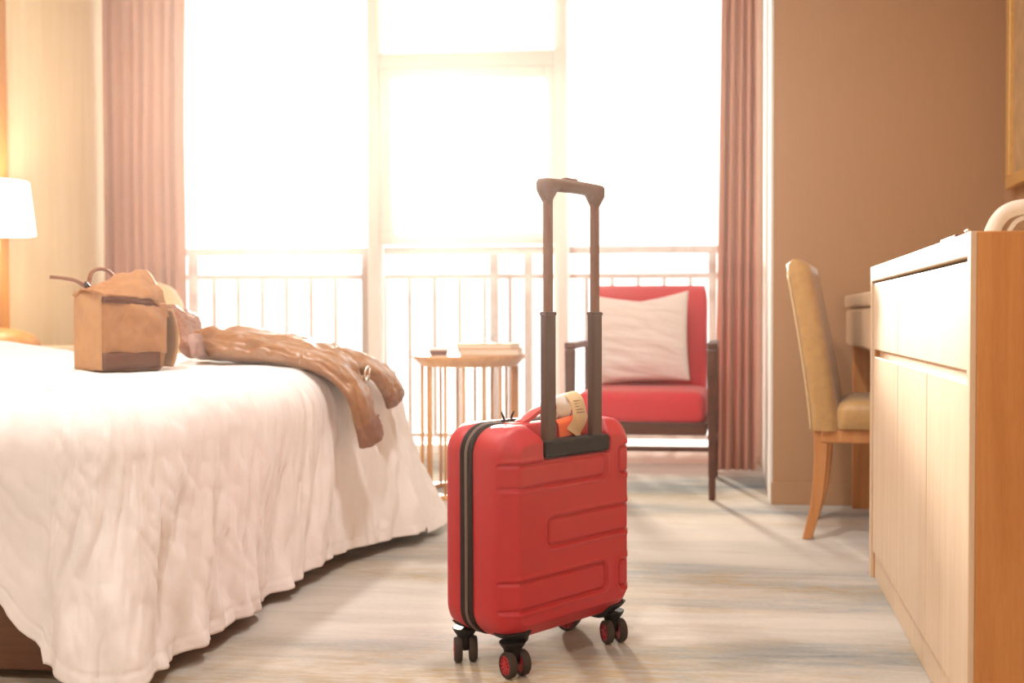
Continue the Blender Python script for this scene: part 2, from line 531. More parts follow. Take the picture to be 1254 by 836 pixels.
# ------------------------------------------------------------------ bed
bed = thing('bed', 'low walnut bed base under the white duvet', 'bed', (-2.1, 2.65, 0))
BX, BY = 2.1, -2.65
box('base', 'bed_wood', bed, -3.05 + BX, -1.22 + BX, 1.93 + BY, 3.36 + BY, .02, .27, .006)
box('plinth', 'dark_wood', bed, -2.95 + BX, -1.32 + BX, 2.03 + BY, 3.28 + BY, 0, .02, 0)
MB().box(-3.03 + BX, -1.26 + BX, 1.97 + BY, 3.32 + BY, .27, .50).build('mattress', 'linen', bed, bevel=.05, seg=4)
box('headboard', 'amber_panel', bed, XL + .036 + BX, -3.051 + BX, 1.6 + BY, 3.65 + BY, .02, 1.1, .01)

TOPZ = 0.578
xH, xF, yN, yF = -3.04, -1.145, 1.84, 3.43
R = 0.13
ix, iyN, iyF = xF - R, yN + R, yF - R
def top_z(x, y):
    z = TOPZ + .05 * smoothstep(-2.0, -2.7, x) + .02 * smoothstep(2.0, 3.2, y) * smoothstep(-1.4, -2.2, x)
    z += .012 * nz(x * 2.1, y * 2.1, .3) + .006 * nz(x * 6, y * 6, 1.1) + .0018 * nz(x * 25, y * 25, 2)
    return z
def crinkle(t, s, k):
    # fine upright wrinkles, k = 0 at the bend, 1 at the hem
    w = .0055 * nz(t * 26 + s * 3, s * 5, 4.0) + .0026 * nz(t * 55 + s * 9, s * 14, 7.7) + .0012 * nz(t * 110, s * 40, 2.2)
    w += .0035 * abs(nz(t * 18 - s * 9, s * 12, 9.1))
    return w * 1.35 * smoothstep(0, .2, k + .12)
cols = []                          # (base point, outward angle, flare, hem length, t coordinate)
def L_foot(y):
    return .622 - .014 * nz(y * 3.1, 0, 6) - .02 * smoothstep(2.35, 2.9, y) * (1 - smoothstep(2.95, 3.3, y))
t = 0.0
NS = 120
for i in range(NS):                # near side, head to foot
    u = i / NS
    x = lerp(xH, ix, u ** .8)
    k = smoothstep(-1.20, -1.47, x)
    cols.append((x, iyN, -PI / 2, .06 + .02 * nz(x * 3, 2, 0), lerp(.595, .40, k) + .012 * nz(x * 5, 0, 0), x * 1.0, 0.0))
t0 = ix
NFAN = 90
for i in range(NFAN):              # near foot corner
    u = i / NFAN
    a = lerp(-PI / 2, 0, u)
    fl = .06 + .14 * math.sin(u * PI) ** 1.0
    hem = lerp(.575, .625, smoothstep(0, .4, u))
    cols.append((ix, iyN, a, fl, hem, ix + u * .34, 0.0))
t1 = ix + .34
NFT = 240
for i in range(NFT):               # foot
    u = i / NFT
    y = lerp(iyN, iyF, u)
    fl = .075 + .035 * nz(y * 2.6, 5, 0) + .16 * smoothstep(.7, 1, u)
    cols.append((ix, y, 0.0, fl, L_foot(y), t1 + (y - iyN), .06 * smoothstep(.75, 1, u)))
t2 = t1 + iyF - iyN
for i in range(NFAN):              # far foot corner
    u = i / NFAN
    a = lerp(0, PI / 2, u)
    fl = .235 + .14 * math.sin(min(1, u * 1.3) * PI)
    cols.append((ix, iyF, a, fl, .64, t2 + u * .34, .06))
t3 = t2 + .34
for i in range(61):                # far side
    u = i / 60
    x = lerp(ix, xH, u)
    cols.append((x, iyF, PI / 2, .08, .58, t3 + u * 1.6, .06 * (1 - smoothstep(0, .2, u))))
S = 110
m = MB()
nC = len(cols)
vs = []
for j in range(S):
    for (bx_, by_, a, fl, hem, tt, push) in cols:
        s = hem * 1.0 * (j / (S - 1))
        q = R * PI / 2
        zt = top_z(bx_, by_)
        if s < q:
            th = s / R
            out = R * math.sin(th); dz = R * (1 - math.cos(th)); k = 0.0
            nx, nzv = math.sin(th), math.cos(th)
        else:
            k = (s - q) / max(.05, hem - q)
            ln = s - q
            out = R + ln * fl * (0.5 + .5 * k); dz = R + ln * (1 - .5 * fl * fl)
            nx, nzv = 1.0, 0.0
        fold = (.026 * nz(tt * 3.6 + s * .9, s * .8, 1.7) + .030 * nz(tt * 8.5 + 2.6 * s, s * 1.1, 3.3) + .017 * nz(tt * 17 - s * 3.5, s * 1.8, 5.9)) * smoothstep(0, 1, k) ** .8
        # sharp creases running down from the near corner
        fold += (.024 * (abs(nz(tt * 8 + s * 3.4, .4 + s, 8.8)) - .2) + .014 * (abs(nz(tt * 19 + s * 5, 1.4 + s * 2, 2.8)) - .2)) * smoothstep(0, .35, k)
        seam = -.0022 * math.exp(-((hem - s - .030) / .003) ** 2)
        o_ = out + push * smoothstep(0, .2, s) + fold + (crinkle(tt, s, k) + seam) * nx
        z = zt - dz + crinkle(tt, s, k) * nzv
        z = max(z, .008 + .004 * nz(tt * 20, s * 20, 0))
        vs.append((bx_ + o_ * math.cos(a), by_ + o_ * math.sin(a), z))
fs = [(j * nC + i, j * nC + i + 1, (j + 1) * nC + i + 1, (j + 1) * nC + i) for j in range(S - 1) for i in range(nC - 1)]
m.add(vs, fs)
# the flat top
m.grid(lambda u, v: (lerp(xH, ix, u), lerp(iyN, iyF, v), top_z(lerp(xH, ix, u), lerp(iyN, iyF, v))), 150, 120)
m.xf(Matrix.Translation((2.1, -2.65, 0)))
duv = m.build('duvet', 'linen', None, smooth=True, solid=.004)
duv.location = (-2.1, 2.65, 0)
tag(duv, 'crumpled white duvet hanging over the foot of the bed', 'duvet')

def rsec(x0, x1, y0, y1, z, r, lean=0.0, n=6):
    r = min(r, (x1 - x0) / 2 * .98, (y1 - y0) / 2 * .98)
    pts = []
    for cx_, cy_, a0 in ((x1 - r, y1 - r, 0), (x0 + r, y1 - r, PI / 2), (x0 + r, y0 + r, PI), (x1 - r, y0 + r, 1.5 * PI)):
        for k in range(n + 1):
            a = a0 + PI / 2 * k / n
            pts.append((cx_ + r * math.cos(a), cy_ + r * math.sin(a), z))
    return pts

# ------------------------------------------------------------------ suitcase
SC = thing('suitcase', 'red hard-shell cabin suitcase with raised telescopic handle on the carpet', 'suitcase', (-.420, 2.204, 0), math.radians(54))
SW0, SW1, SZ0, SZ1 = -.180, .203, .070, .499
SCX, SHW = (SW0 + SW1) / 2, (SW1 - SW0) / 2
SCZ, SHH = (SZ0 + SZ1) / 2, (SZ1 - SZ0) / 2
def rrect_sdf(x, z, x0, x1, z0, z1, r):
    cx, cz = (x0 + x1) / 2, (z0 + z1) / 2
    qx, qz = abs(x - cx) - (x1 - x0) / 2 + r, abs(z - cz) - (z1 - z0) / 2 + r
    return math.hypot(max(qx, 0), max(qz, 0)) + min(max(qx, qz), 0) - r
GROOVES = [(-.30, .099, .380, .426, .010), (-.069, .30, .254, .310, .012), (-.30, .101, .136, .192, .012), (.143, .30, .380, .438, .012), (.143, .30, .131, .188, .012)]
def emboss(x, z):
    h = 0.0
    for i, (a, b, c, d, r) in enumerate(GROOVES):
        s = rrect_sdf(x, z, a, b, c, d, r)
        h += .0060 * math.exp(-(s / .0034) ** 2) - .0024 * math.exp(-((s - .0075) / .0045) ** 2)
    return h
def recess(x, z):
    # bay for the telescopic handle, open to the top
    e = .020 * smoothstep(.47, .50, z)
    a = smoothstep(-.083 - e, -.070 - e, x) * (1 - smoothstep(.106 + e * .6, .119 + e * .6, x))
    return .040 * a * smoothstep(.428, .436, z)
def shell(name, sgn, yface, yedge, chx, chd, detail, mat='red_shell'):
    nx, nzz = (190, 230) if detail else (60, 70)
    RR = .058
    m = MB()
    vs = []
    for j in range(nzz + 1):
        for i in range(nx + 1):
            x = lerp(-SHW, SHW, i / nx); z = lerp(-SHH, SHH, j / nzz)
            cx_ = max(-(SHW - RR), min(SHW - RR, x)); cz_ = max(-(SHH - RR), min(SHH - RR, z))
            ox, oz = x - cx_, z - cz_
            tx, tz = SHW - abs(x), SHH - abs(z)
            tt = min(tx, tz)
            if ox and oz:
                k = max(abs(ox), abs(oz)) / math.hypot(ox, oz)
                ox *= k; oz *= k
            X_, Z_ = SCX + cx_ + ox, SCZ + cz_ + oz
            w = max(0.0, 1 - tt / chx)
            d = chd * w
            # extra soft edge
            d += .006 * max(0.0, 1 - tt / .007) ** 2
            y = yface - sgn * d
            if detail:
                y -= sgn * emboss(X_, Z_) * (1.0 if tt > 0.004 else 0.0)
                y -= sgn * max(0, recess(X_, Z_) - d * .6)
            vs.append((X_, y, Z_))
    N = nx + 1
    fs = [(j * N + i, j * N + i + 1, (j + 1) * N + i + 1, (j + 1) * N + i) for j in range(nzz) for i in range(nx)]
    per = [i for i in range(nx)] + [j * N + nx for j in range(nzz)] + [nzz * N + i for i in range(nx, 0, -1)] + [j * N for j in range(nzz, 0, -1)]
    b = len(vs)
    K = 5
    for k in range(1, K + 1):
        for p in per:
            q = vs[p]
            f = k / K
            out = 1 + .006 * math.sin(f * PI) - (.012 * smoothstep(.8, 1, f))
            vs.append((SCX + (q[0] - SCX) * out, lerp(q[1], yedge, f), SCZ + (q[2] - SCZ) * out))
    n = len(per)
    ring = [per] + [[b + k * n + i for i in range(n)] for k in range(K)]
    for k in range(K):
        for i in range(n):
            i2 = (i + 1) % n
            fs.append((ring[k][i], ring[k][i2], ring[k + 1][i2], ring[k + 1][i]))
    m.add(vs, fs)
    return m.build(name, mat, SC, smooth=True)
YF, YBk = -.1045, .1045
ZA, ZBB = .003, .036
shell('front_shell', -1, YF, ZA, .034, .030, True)
shell('back_shell', 1, YBk, ZBB, .030, .020, False)
# zip band between the shells
def rr_loop(inset, n=18, RR=.058):
    hw, hh, r = SHW - inset, SHH - inset, RR - inset
    pts = []
    for cx_, cz_, a0 in ((hw - r, hh - r, 0), (-hw + r, hh - r, PI / 2), (-hw + r, -hh + r, PI), (hw - r, -hh + r, 1.5 * PI)):
        for k in range(n + 1):
            a = a0 + PI / 2 * k / n
            pts.append((SCX + cx_ + r * math.cos(a), SCZ + cz_ + r * math.sin(a)))
    return pts
def band(name, mat, prof):
    secs = [[(x, y, z) for x, z in rr_loop(ins)] for ins, y in prof]
    return MB().loft(secs + [secs[0]], cap=False).build(name, mat, SC, smooth=True)
zb = band('zip_band', 'zip_tape', [(.010, -.001), (-.0015, .001), (-.003, .006), (.001, .012), (.001, .027), (-.003, .033), (-.0015, .038), (.010, .040)])
o = band('zip_teeth', 'zip_coil', [(.004, .0165), (-.0015, .018), (-.0022, .0205), (-.0015, .023), (.004, .0245)])
o.parent = zb
# bottom corners and casters
def caster(lx, ly, ang):
    hx = -1 if lx < SCX else 1
    hy = -1 if ly < 0.02 else 1
    m = MB()
    x_in, x_out = lx - hx * .040, (SW0 + .014 if hx < 0 else SW1 - .014)
    y_out = (-.094 if hy < 0 else .096)
    y_in = ly - hy * .03
    a, b = sorted((x_in, x_out)); c, d = sorted((y_in, y_out))
    # corner plate hugging the rounded bottom corner of the shell
    def sec(z, g):
        q = max(0.0, min(.058, z - SZ0))
        ins = .058 - math.sqrt(.058 ** 2 - (.058 - q) ** 2) - .006
        xo = (SW0 + ins + g) if hx < 0 else (SW1 - ins - g)
        if hy < 0:
            yo = YF + .030 * max(0, 1 - q / .034) - .006 + g
        else:
            yo = YBk - .020 * max(0, 1 - q / .030) + .005 - g
        xi, yi = lx - hx * .044, ly - hy * .040
        x0, x1 = sorted((xo, xi)); y0, y1 = sorted((yo, yi))
        return rsec(x0, x1, y0, y1, z, .020, n=4)
    m.loft([sec(.090, .004), sec(.084, .002), sec(.078, 0), sec(.0715, .0), sec(.064, .002), sec(.060, .006)])
    n = 20
    m.lathe([(.028, .070), (.024, .062), (.018, .054), (.0165, .040), (.0165, .026), (.012, .022)], n, (lx, ly, 0))
    # fork between the wheels
    ca_, sa_ = math.cos(ang), math.sin(ang)
    offx, offy = -.010 * ca_, -.010 * sa_
    h = m.build('caster', 'black_plastic', SC, autosmooth=35, bevel=.002)
    for s in (-1, 1):
        wc = Vector((lx + offx - sa_ * .0155 * s, ly + offy + ca_ * .0155 * s, .0265))
        rot = Matrix.Translation(wc) @ Matrix.Rotation(ang, 4, 'Z') @ Matrix.Rotation(-PI / 2 * s, 4, 'X')
        r = .0262
        tm = MB()
        tm.lathe([(.0195, -.0085), (.0235, -.0085), (.0258, -.006), (r, 0), (.0258, .006), (.0235, .0085), (.0195, .0085), (.0195, -.0085)], 36, cap=False).xf(rot)
        tm.build('tire', 'rubber', h, autosmooth=50)
        hm = MB()
        hm.lathe([(.0192, -.006), (.0192, .0075), (.0172, .0088), (.0165, .0040), (.004, .0038)], 36)
        hm.lathe([(.0048, .003), (.0048, .0085), (.003, .0098)], 16)
        for k in range(11):
            a_ = 2 * PI * k / 11
            p = MB().box(.004, .0178, -.0017, .0017, .0035, .0082).xf(Matrix.Rotation(a_, 4, 'Z'))
            hm.add(p.v, p.f)
        hm.xf(rot)
        hm.build('hub', 'red_hub', h, autosmooth=35)
WX0, WX1, WY0, WY1 = -.136, .158, -.070, .078
caster(WX0, WY0, math.radians(78))
caster(WX1, WY0, math.radians(66))
caster(WX0, WY1, math.radians(54))
caster(WX1, WY1, math.radians(120))
# telescopic handle
HY = -.086
box('handle_base', 'black_plastic', SC, -.077, .113, YF - .003, -.062, .434, .468, .006)
RX = (-.051, .087)
for x in RX:
    MB().box(x - .0155, x + .0155, HY - .010, HY + .010, .462, .728).build('outer_rod', 'rod_outer', SC, bevel=.006, seg=3)
    MB().box(x - .0162, x + .0162, HY - .0107, HY + .0107, .722, .731).build('rod_collar', 'rod_outer', SC, bevel=.004, seg=3)
    MB().box(x - .0105, x + .0105, HY - .007, HY + .007, .72, .982).build('inner_rod', 'rod_inner', SC, bevel=.005, seg=3)
gm = MB()
secs = []
gx0, gx1 = RX[0] - .024, RX[1] + .022
NG = 40
for i in range(NG + 1):
    u = i / NG
    x = lerp(gx0, gx1, u)
    e = min(u, 1 - u)
    cz_ = .988 + .0035 * math.sin(u * PI)
    hh = .0125 * (1 if e > .02 else .72)
    drop = .030 * max(0, 1 - abs(e * (gx1 - gx0) - .022) / .022)
    hd = .0135 if e > .01 else .009
    zt, zb_ = cz_ + hh, cz_ - hh - drop
    secs.append([(x, HY - hd, lerp(zb_, zt, .25)), (x, HY - hd, lerp(zb_, zt, .8)), (x, HY - hd * .6, zt), (x, HY + hd * .6, zt),
                 (x, HY + hd, lerp(zb_, zt, .8)), (x, HY + hd, lerp(zb_, zt, .25)), (x, HY + hd * .6, zb_), (x, HY - hd * .6, zb_)])
gm.loft(secs)
grip = gm.build('grip', 'grip', SC, autosmooth=50)
MB().box(-.005, .03, HY - .007, HY + .007, 1.000, 1.0085).build('release_button', 'grip', grip, bevel=.002)
# carry handle on top, zip pulls
pts = catmull([(-.072, -.02, .499), (-.055, -.02, .505), (-.020, -.02, .522), (.02, -.02, .527), (.06, -.02, .522), (.095, -.02, .505), (.112, -.02, .499)], 30)
hm = MB()
secs = []
for i, p in enumerate(pts):
    w = .013
    tck = .0045
    secs.append([p + Vector((0, -w, -tck)), p + Vector((0, w, -tck)), p + Vector((0, w, tck)), p + Vector((0, 0, tck * 1.5)), p + Vector((0, -w, tck))])
hm.loft(secs)
ch = hm.build('carry_handle', 'red_strap', SC, autosmooth=50)
for x in (-.080, .118):
    MB().box(x - .022, x + .022, -.036, -.004, .4955, .502).build('handle_mount', 'red_strap', ch, bevel=.003)
for k, (x, y, dx) in enumerate(((-.078, .018, -.010), (-.056, .022, .006))):
    pm = MB()
    pm.box(x - .006, x + .006, y - .005, y + .005, .4985, .505)
    pm.tube([(x, y, .503), (x + dx * .4, y, .512), (x + dx, y - .002, .521)], [.0022, .0026, .0018], 8)
    pm.build('zip_pull', 'steel_dark', SC, autosmooth=40)

# luggage tag looped round the carry handle
lt = thing('luggage_tag', 'curled white and kraft paper luggage tag between the suitcase handle rods', 'luggage tag', SC.location, math.radians(54))
def strip(name, mat, path, w, tck, parent, y_shift=0.0):
    P = catmull(path, 40)
    m = MB()
    secs = []
    for i, p in enumerate(P):
        t = (P[min(i + 1, 39)] - P[max(0, i - 1)]).normalized()
        side = Vector((.93, .0, .12)).normalized()
        side = (side - t * side.dot(t)).normalized()
        nrm = t.cross(side)
        secs.append([p - side * w - nrm * tck, p + side * w - nrm * tck, p + side * w + nrm * tck, p - side * w + nrm * tck])
    m.loft(secs)
    return m.build(name, mat, parent, autosmooth=60)
# outer loop (kraft) wraps over the handle and hangs down in front
strip('kraft_loop', 'kraft', [(.052, -.005, .502), (.052, -.002, .530), (.053, -.018, .551), (.054, -.042, .556), (.055, -.062, .542), (.055, -.072, .515), (.050, -.075, .498), (.040, -.073, .482), (.034, -.074, .4725)], .020, .0006, lt)
strip('white_loop', 'paper', [(.012, -.020, .503), (.013, -.016, .530), (.018, -.026, .548), (.024, -.044, .552), (.026, -.054, .535), (.024, -.053, .515), (.018, -.048, .505), (.014, -.036, .501)], .022, .0006, lt)
strip('orange_label', 'orange', [(.034, -.0685, .4700), (.033, -.0682, .485), (.031, -.067, .500), (.030, -.060, .508)], .036, .0012, lt)
for k in range(5):
    z = .541 - k * .006
    yk = -.0615 - (.542 - z) / .027 * .0102
    MB().box(.046, .068, yk - .0022, yk + .001, z - .0012, z + .0008).build('print_line', 'ink', lt)

# ------------------------------------------------------------------ sideboard
SBX, SBR, SBY0, SBY1, SBZ = .374, .985, 1.712, 2.945, .857
sb = thing('sideboard', 'long oak sideboard with two drawers and three doors along the right wall', 'sideboard', (SBX, (SBY0 + SBY1) / 2, 0))
def S_(nm, mat, x0, x1, y0, y1, z0, z1, bev=.0025, par=None):
    yy = (SBY0 + SBY1) / 2
    o = MB().box(x0 - SBX, x1 - SBX, y0 - yy, y1 - yy, z0, z1).build(nm, mat, par or sb, bevel=bev)
    return o
S_('top', 'oak_pale', SBX, SBR, SBY0 + .022, SBY1 - .022, SBZ - .04, SBZ)
S_('side_panel', 'oak_warm', SBX + .010, SBR, SBY0, SBY0 + .022, 0, SBZ)
S_('side_panel', 'oak_warm', SBX + .010, SBR, SBY1 - .022, SBY1, 0, SBZ)
for a in (SBY0, SBY1 - .022):
    S_('edge_strip', 'oak_pale', SBX, SBX + .010, a, a + .022, 0, SBZ, .001)
S_('carcass', 'oak_pale', SBX + .03, SBR - .002, SBY0 + .022, SBY1 - .022, .07, SBZ - .04)
S_('plinth', 'oak_pale', SBX + .012, SBX + .05, SBY0 + .022, SBY1 - .022, 0, .07)
d0, d3 = SBY0 + .026, SBY1 - .026
d1, d2 = 2.119, 2.49
S_('drawer', 'oak_pale', SBX + .006, SBX + .03, d0, d2 - .0015, .631, SBZ - .046)
S_('drawer', 'oak_pale', SBX + .006, SBX + .03, d2 + .0015, d3, .631, SBZ - .046)
S_('finger_groove', 'oak_pale', SBX + .022, SBX + .032, d0, d3, .608, .633, 0)
for a, b in ((d0, d1 - .0015), (d1 + .0015, d2 - .0015), (d2 + .0015, d3)):
    S_('door', 'oak_pale', SBX + .006, SBX + .03, a, b, .074, .612)

# small things on the sideboard
kt = thing('electric_kettle', 'white electric kettle with a looped handle on top of the sideboard', 'kettle', (.80, 2.70, SBZ))
MB().lathe([(.070, 0), (.074, .004), (.074, .014), (.070, .018)], 36).build('base', 'white_plastic', kt, autosmooth=40)
MB().lathe([(.066, .018), (.070, .026), (.069, .06), (.062, .11), (.055, .140), (.053, .146)], 40).build('body', 'white_plastic', kt, autosmooth=40)
MB().lathe([(.053, .146), (.050, .152), (.030, .157), (.010, .158), (.010, .166), (.006, .168)], 32).build('lid', 'white_plastic', kt, autosmooth=50)
MB().tube(catmull([(-.045, 0, .136), (-.085, 0, .138), (-.125, 0, .125), (-.150, 0, .095), (-.158, 0, .06), (-.145, 0, .03)], 24), [.014] * 20 + [.0135, .013, .012, .011], 14, squash=1.4).build('handle', 'white_plastic', kt, smooth=True)
MB().tube(catmull([(-.060, 0, .118), (-.095, 0, .105), (-.115, 0, .08), (-.118, 0, .05), (-.062, 0, .040)], 20), .006, 10).build('handle_inner', 'white_plastic', kt, smooth=True)
MB().tube([(.05, 0, .118), (.075, 0, .135), (.088, 0, .142)], [.018, .012, .008], 12).build('spout', 'white_plastic', kt, smooth=True)

bx_ = thing('lacquer_box', 'small dark red lidded box at the edge of the sideboard top', 'box', (.485, 2.30, SBZ))
MB().box(-.03, .03, -.075, .075, 0, .024).build('body', 'dark_red', bx_, bevel=.003)
MB().box(-.032, .032, -.077, .077, .0245, .034).build('lid', 'dark_red', bx_, bevel=.003)
MB().lathe([(.003, .034), (.006, .040), (.005, .046), (.001, .048)], 16, (0, -.05, 0)).build('knob', 'chrome', bx_, smooth=True)

# framed picture on the right wall
pf = thing('framed_picture', 'gold framed tan picture on the wall above the sideboard', 'picture', (XR - .0005, 3.3, 1.18))
for a, b, c, d in ((-.58, .60, 0, .045), (-.58, .60, .90, .945), (-.58, -.535, .045, .90), (.555, .60, .045, .90)):
    box('frame_bar', 'gold_frame', pf, -.035, 0, a, b, c, d, .004)
box('canvas', 'art', pf, -.018, -.001, -.535, .555, .045, .90, 0)

# ------------------------------------------------------------------ desk
DX0, DX1, DY0, DY1, DZ = .412, .985, 2.975, 4.015, .80
dk = thing('desk', 'oak writing desk with a shallow drawer apron beyond the sideboard', 'desk', (DX0, (DY0 + DY1) / 2, 0))
def D_(nm, mat, x0, x1, y0, y1, z0, z1, bev=.003):
    yy = (DY0 + DY1) / 2
    return box(nm, mat, dk, x0 - DX0, x1 - DX0, y0 - yy, y1 - yy, z0, z1, bev)
D_('desktop', 'oak_pale', DX0, DX1, DY0, DY1, DZ - .046, DZ, .008)
D_('apron', 'oak_pale', DX0 + .012, DX1, DY0 + .02, DY1 - .012, .614, DZ - .048)
D_('drawer', 'oak_pale', DX0 + .002, DX0 + .012, DY0 + .04, DY1 - .05, .622, DZ - .056)
D_('end_panel', 'oak_warm', DX0 + .03, DX1, DY1 - .045, DY1 - .014, 0, .614)
D_('end_panel', 'oak_warm', DX0 + .15, DX1, DY0 + .02, DY0 + .05, 0, .614)
D_('modesty_panel', 'oak_warm', DX1 - .03, DX1, DY0 + .05, DY1 - .045, .12, .614)

# ------------------------------------------------------------------ desk chair
dc = thing('desk_chair', 'gold upholstered dining chair with splayed oak legs at the desk', 'chair', (.40, 3.57, 0), math.radians(-8))
# local: faces +x; back at -x
bk = MB()
prof = []   # z, x centre, thickness
for i in range(25):
    u = i / 24
    z = lerp(.355, .905, u)
    xc = lerp(-.085, -.178, u ** 1.25)
    th = lerp(.098, .080, u)
    if u > .93:
        q = (u - .93) / .07
        z = lerp(.867, .905, math.sin(q * PI / 2))
        th = lerp(.082, .080, q) * math.sqrt(max(.08, 1 - q * q * .92))
    prof.append((z, xc, th))
secs = []
for z, xc, th in prof:
    hw = .205 + .008 * math.sin((z - .35) / .55 * PI)
    secs.append(rsec(xc - th / 2, xc + th / 2, -hw, hw, z, .034))
bk.loft(secs)
bk.build('backrest', 'gold_leather', dc, autosmooth=50)
# cream tubes imitating the sunlit rim on the rear edges of the back
for s in (-1, 1):
    P = [(xc - th / 2 + .004, s * (.205 + .008 * math.sin((z - .35) / .55 * PI) - .012), z) for z, xc, th in prof[:23]]
    MB().tube(P, .004, 8).build('sunlit_rim', 'cream_leather', dc, smooth=True)
st = MB()
st.loft([rsec(-.05, .33, -.205, .205, .362, .03), rsec(-.05, .335, -.212, .212, .375, .035), rsec(-.05, .338, -.214, .214, .42, .035), rsec(-.04, .33, -.205, .205, .443, .035), rsec(-.01, .29, -.165, .165, .455, .035)])
st.build('seat', 'gold_leather', dc, autosmooth=60)
MB().box(-.10, .325, -.195, .195, .315, .362).build('seat_rail', 'oak_leg', dc, bevel=.006)
for s in (-1, 1):
    P = catmull([(-.098, s * .172, .362), (-.100, s * .172, .25), (-.112, s * .172, .12), (-.142, s * .174, .0)], 14)
    secs = []
    for i, p in enumerate(P):
        w = lerp(.024, .016, i / 13)
        secs.append([(p.x - w, p.y - w * .8, p.z), (p.x + w, p.y - w * .8, p.z), (p.x + w, p.y + w * .8, p.z), (p.x - w, p.y + w * .8, p.z)])
    MB().loft(secs).build('rear_leg', 'oak_leg', dc, bevel=.004)
    secs = []
    for i in range(6):
        u = i / 5
        z = lerp(.315, 0, u); w = lerp(.022, .014, u)
        cx_, cy_ = .30 + .012 * u, s * .172
        secs.append([(cx_ - w, cy_ - w, z), (cx_ + w, cy_ - w, z), (cx_ + w, cy_ + w, z), (cx_ - w, cy_ + w, z)])
    MB().loft(secs).build('front_leg', 'oak_leg', dc, bevel=.004)

# ------------------------------------------------------------------ red armchair
ac = thing('armchair', 'red upholstered armchair with dark wooden frame in front of the window', 'armchair', (-.372, 4.40, 0))
AX0, AX1 = -.300, .305            # outer faces of the arms
AF, AB = -.315, .32               # front, back
for x0, s in ((AX0, -1), (AX1 - .042, 1)):
    MB().loft([[(x0 + dx, AF + dy, 0) for dx, dy in ((.008, .005), (.034, .005), (.034, .032), (.008, .032))],
               [(x0 + dx, AF + dy, .592) for dx, dy in ((0, 0), (.042, 0), (.042, .040), (0, .040))]]).build('front_leg', 'dark_wood', ac, bevel=.006)
    MB().box(x0, x0 + .042, AF, AB - .06, .592, .620).build('armrest', 'dark_wood', ac, bevel=.006)
    MB().loft([[(x0 + dx, AB + dy, 0) for dx, dy in ((.008, -.02), (.034, -.02), (.034, .01), (.008, .01))],
               [(x0 + dx, AB - .06 + dy, .30) for dx, dy in ((.002, -.03), (.040, -.03), (.040, .012), (.002, .012))],
               [(x0 + dx, AB - .06 + dy, .60) for dx, dy in ((.002, -.03), (.040, -.03), (.040, .012), (.002, .012))]]).build('rear_leg', 'dark_wood', ac, bevel=.005)
    MB().box(x0 + .010, x0 + .032, AF + .04, AB - .085, .188, .210).build('side_stretcher', 'dark_wood', ac, bevel=.003)
box('seat_frame', 'dark_wood', ac, AX0 + .043, AX1 - .043, AF + .006, AB - .10, .255, .305, .005)
box('front_stretcher', 'dark_wood', ac, AX0 + .036, AX1 - .036, AF + .012, AF + .032, .190, .208, .003)
sm = MB()
sx0, sx1, sy0, sy1 = AX0 + .048, AX1 - .048, AF - .004, AB - .12
def seat_sec(z, g, n=8):
    return rsec(sx0 + g, sx1 - g, sy0 + g, sy1 - g, z, .035, n=n)
sm.loft([seat_sec(.306, .012), seat_sec(.312, .003), seat_sec(.33, 0), seat_sec(.392, 0), seat_sec(.412, .006), seat_sec(.423, .020), seat_sec(.428, .05), seat_sec(.431, .12)])
sm.build('seat', 'red_fabric', ac, autosmooth=60)
bm_ = MB()
secs = []
for i in range(15):
    u = i / 14
    z = lerp(.40, .858, u)
    yc = lerp(.13, .215, u)
    th = .045
    if u > .9:
        q = (u - .9) / .1
        th = .045 * math.sqrt(max(.1, 1 - q * q * .85))
    hw = .250 - (.012 * ((u - .85) / .15) ** 2 if u > .85 else 0)
    secs.append(rsec(-hw + .002, hw + .002, yc - th, yc + th, z, .03))
bm_.loft(secs)
bm_.build('backrest', 'red_fabric', ac, autosmooth=60)

# pillow leaning on the chair back
pl = MB()
def pillow_pt(u, v, side):
    x, z = 2 * u - 1, 2 * v - 1
    e = max(0.0, (1 - abs(x) ** 2.6)) * max(0.0, (1 - abs(z) ** 2.6))
    d = .058 * e ** .55
    pinch = .05 * (1 - abs(x) ** 2) * abs(z) ** 3
    pinch2 = .05 * (1 - abs(z) ** 2) * abs(x) ** 3
    X_ = x * (1 - pinch2) * .205
    Z_ = z * (1 - pinch) * .195 - (.028 * (1 - abs(x)) if z > .0 else 0) * max(0, z) ** 2
    w = .010 * nz(x * 1.2 + 3, z * 5.5 + x * 1.5, 1.0 + side) + .005 * nz(x * 2.5, z * 12 + x * 3, 5 + side)
    return (X_, side * (d + w * min(1, e * 3)), Z_)
pl.grid(lambda u, v: pillow_pt(u, v, -1), 60, 60)
pl.grid(lambda u, v: pillow_pt(u, v, 1), 60, 60)
pl_o = pl.build('throw_pillow', 'pillow', None, smooth=True)
bm2 = bmesh.new(); bm2.from_mesh(pl_o.data)
bmesh.ops.remove_doubles(bm2, verts=bm2.verts, dist=.0008)
bmesh.ops.recalc_face_normals(bm2, faces=bm2.faces)
bm2.to_mesh(pl_o.data); bm2.free()
pl_o.location = (-.395, 4.435, .632)
pl_o.rotation_euler = (math.radians(-13), math.radians(-3), math.radians(-6))
tag(pl_o, 'white square throw pillow leaning on the back of the red armchair', 'pillow')

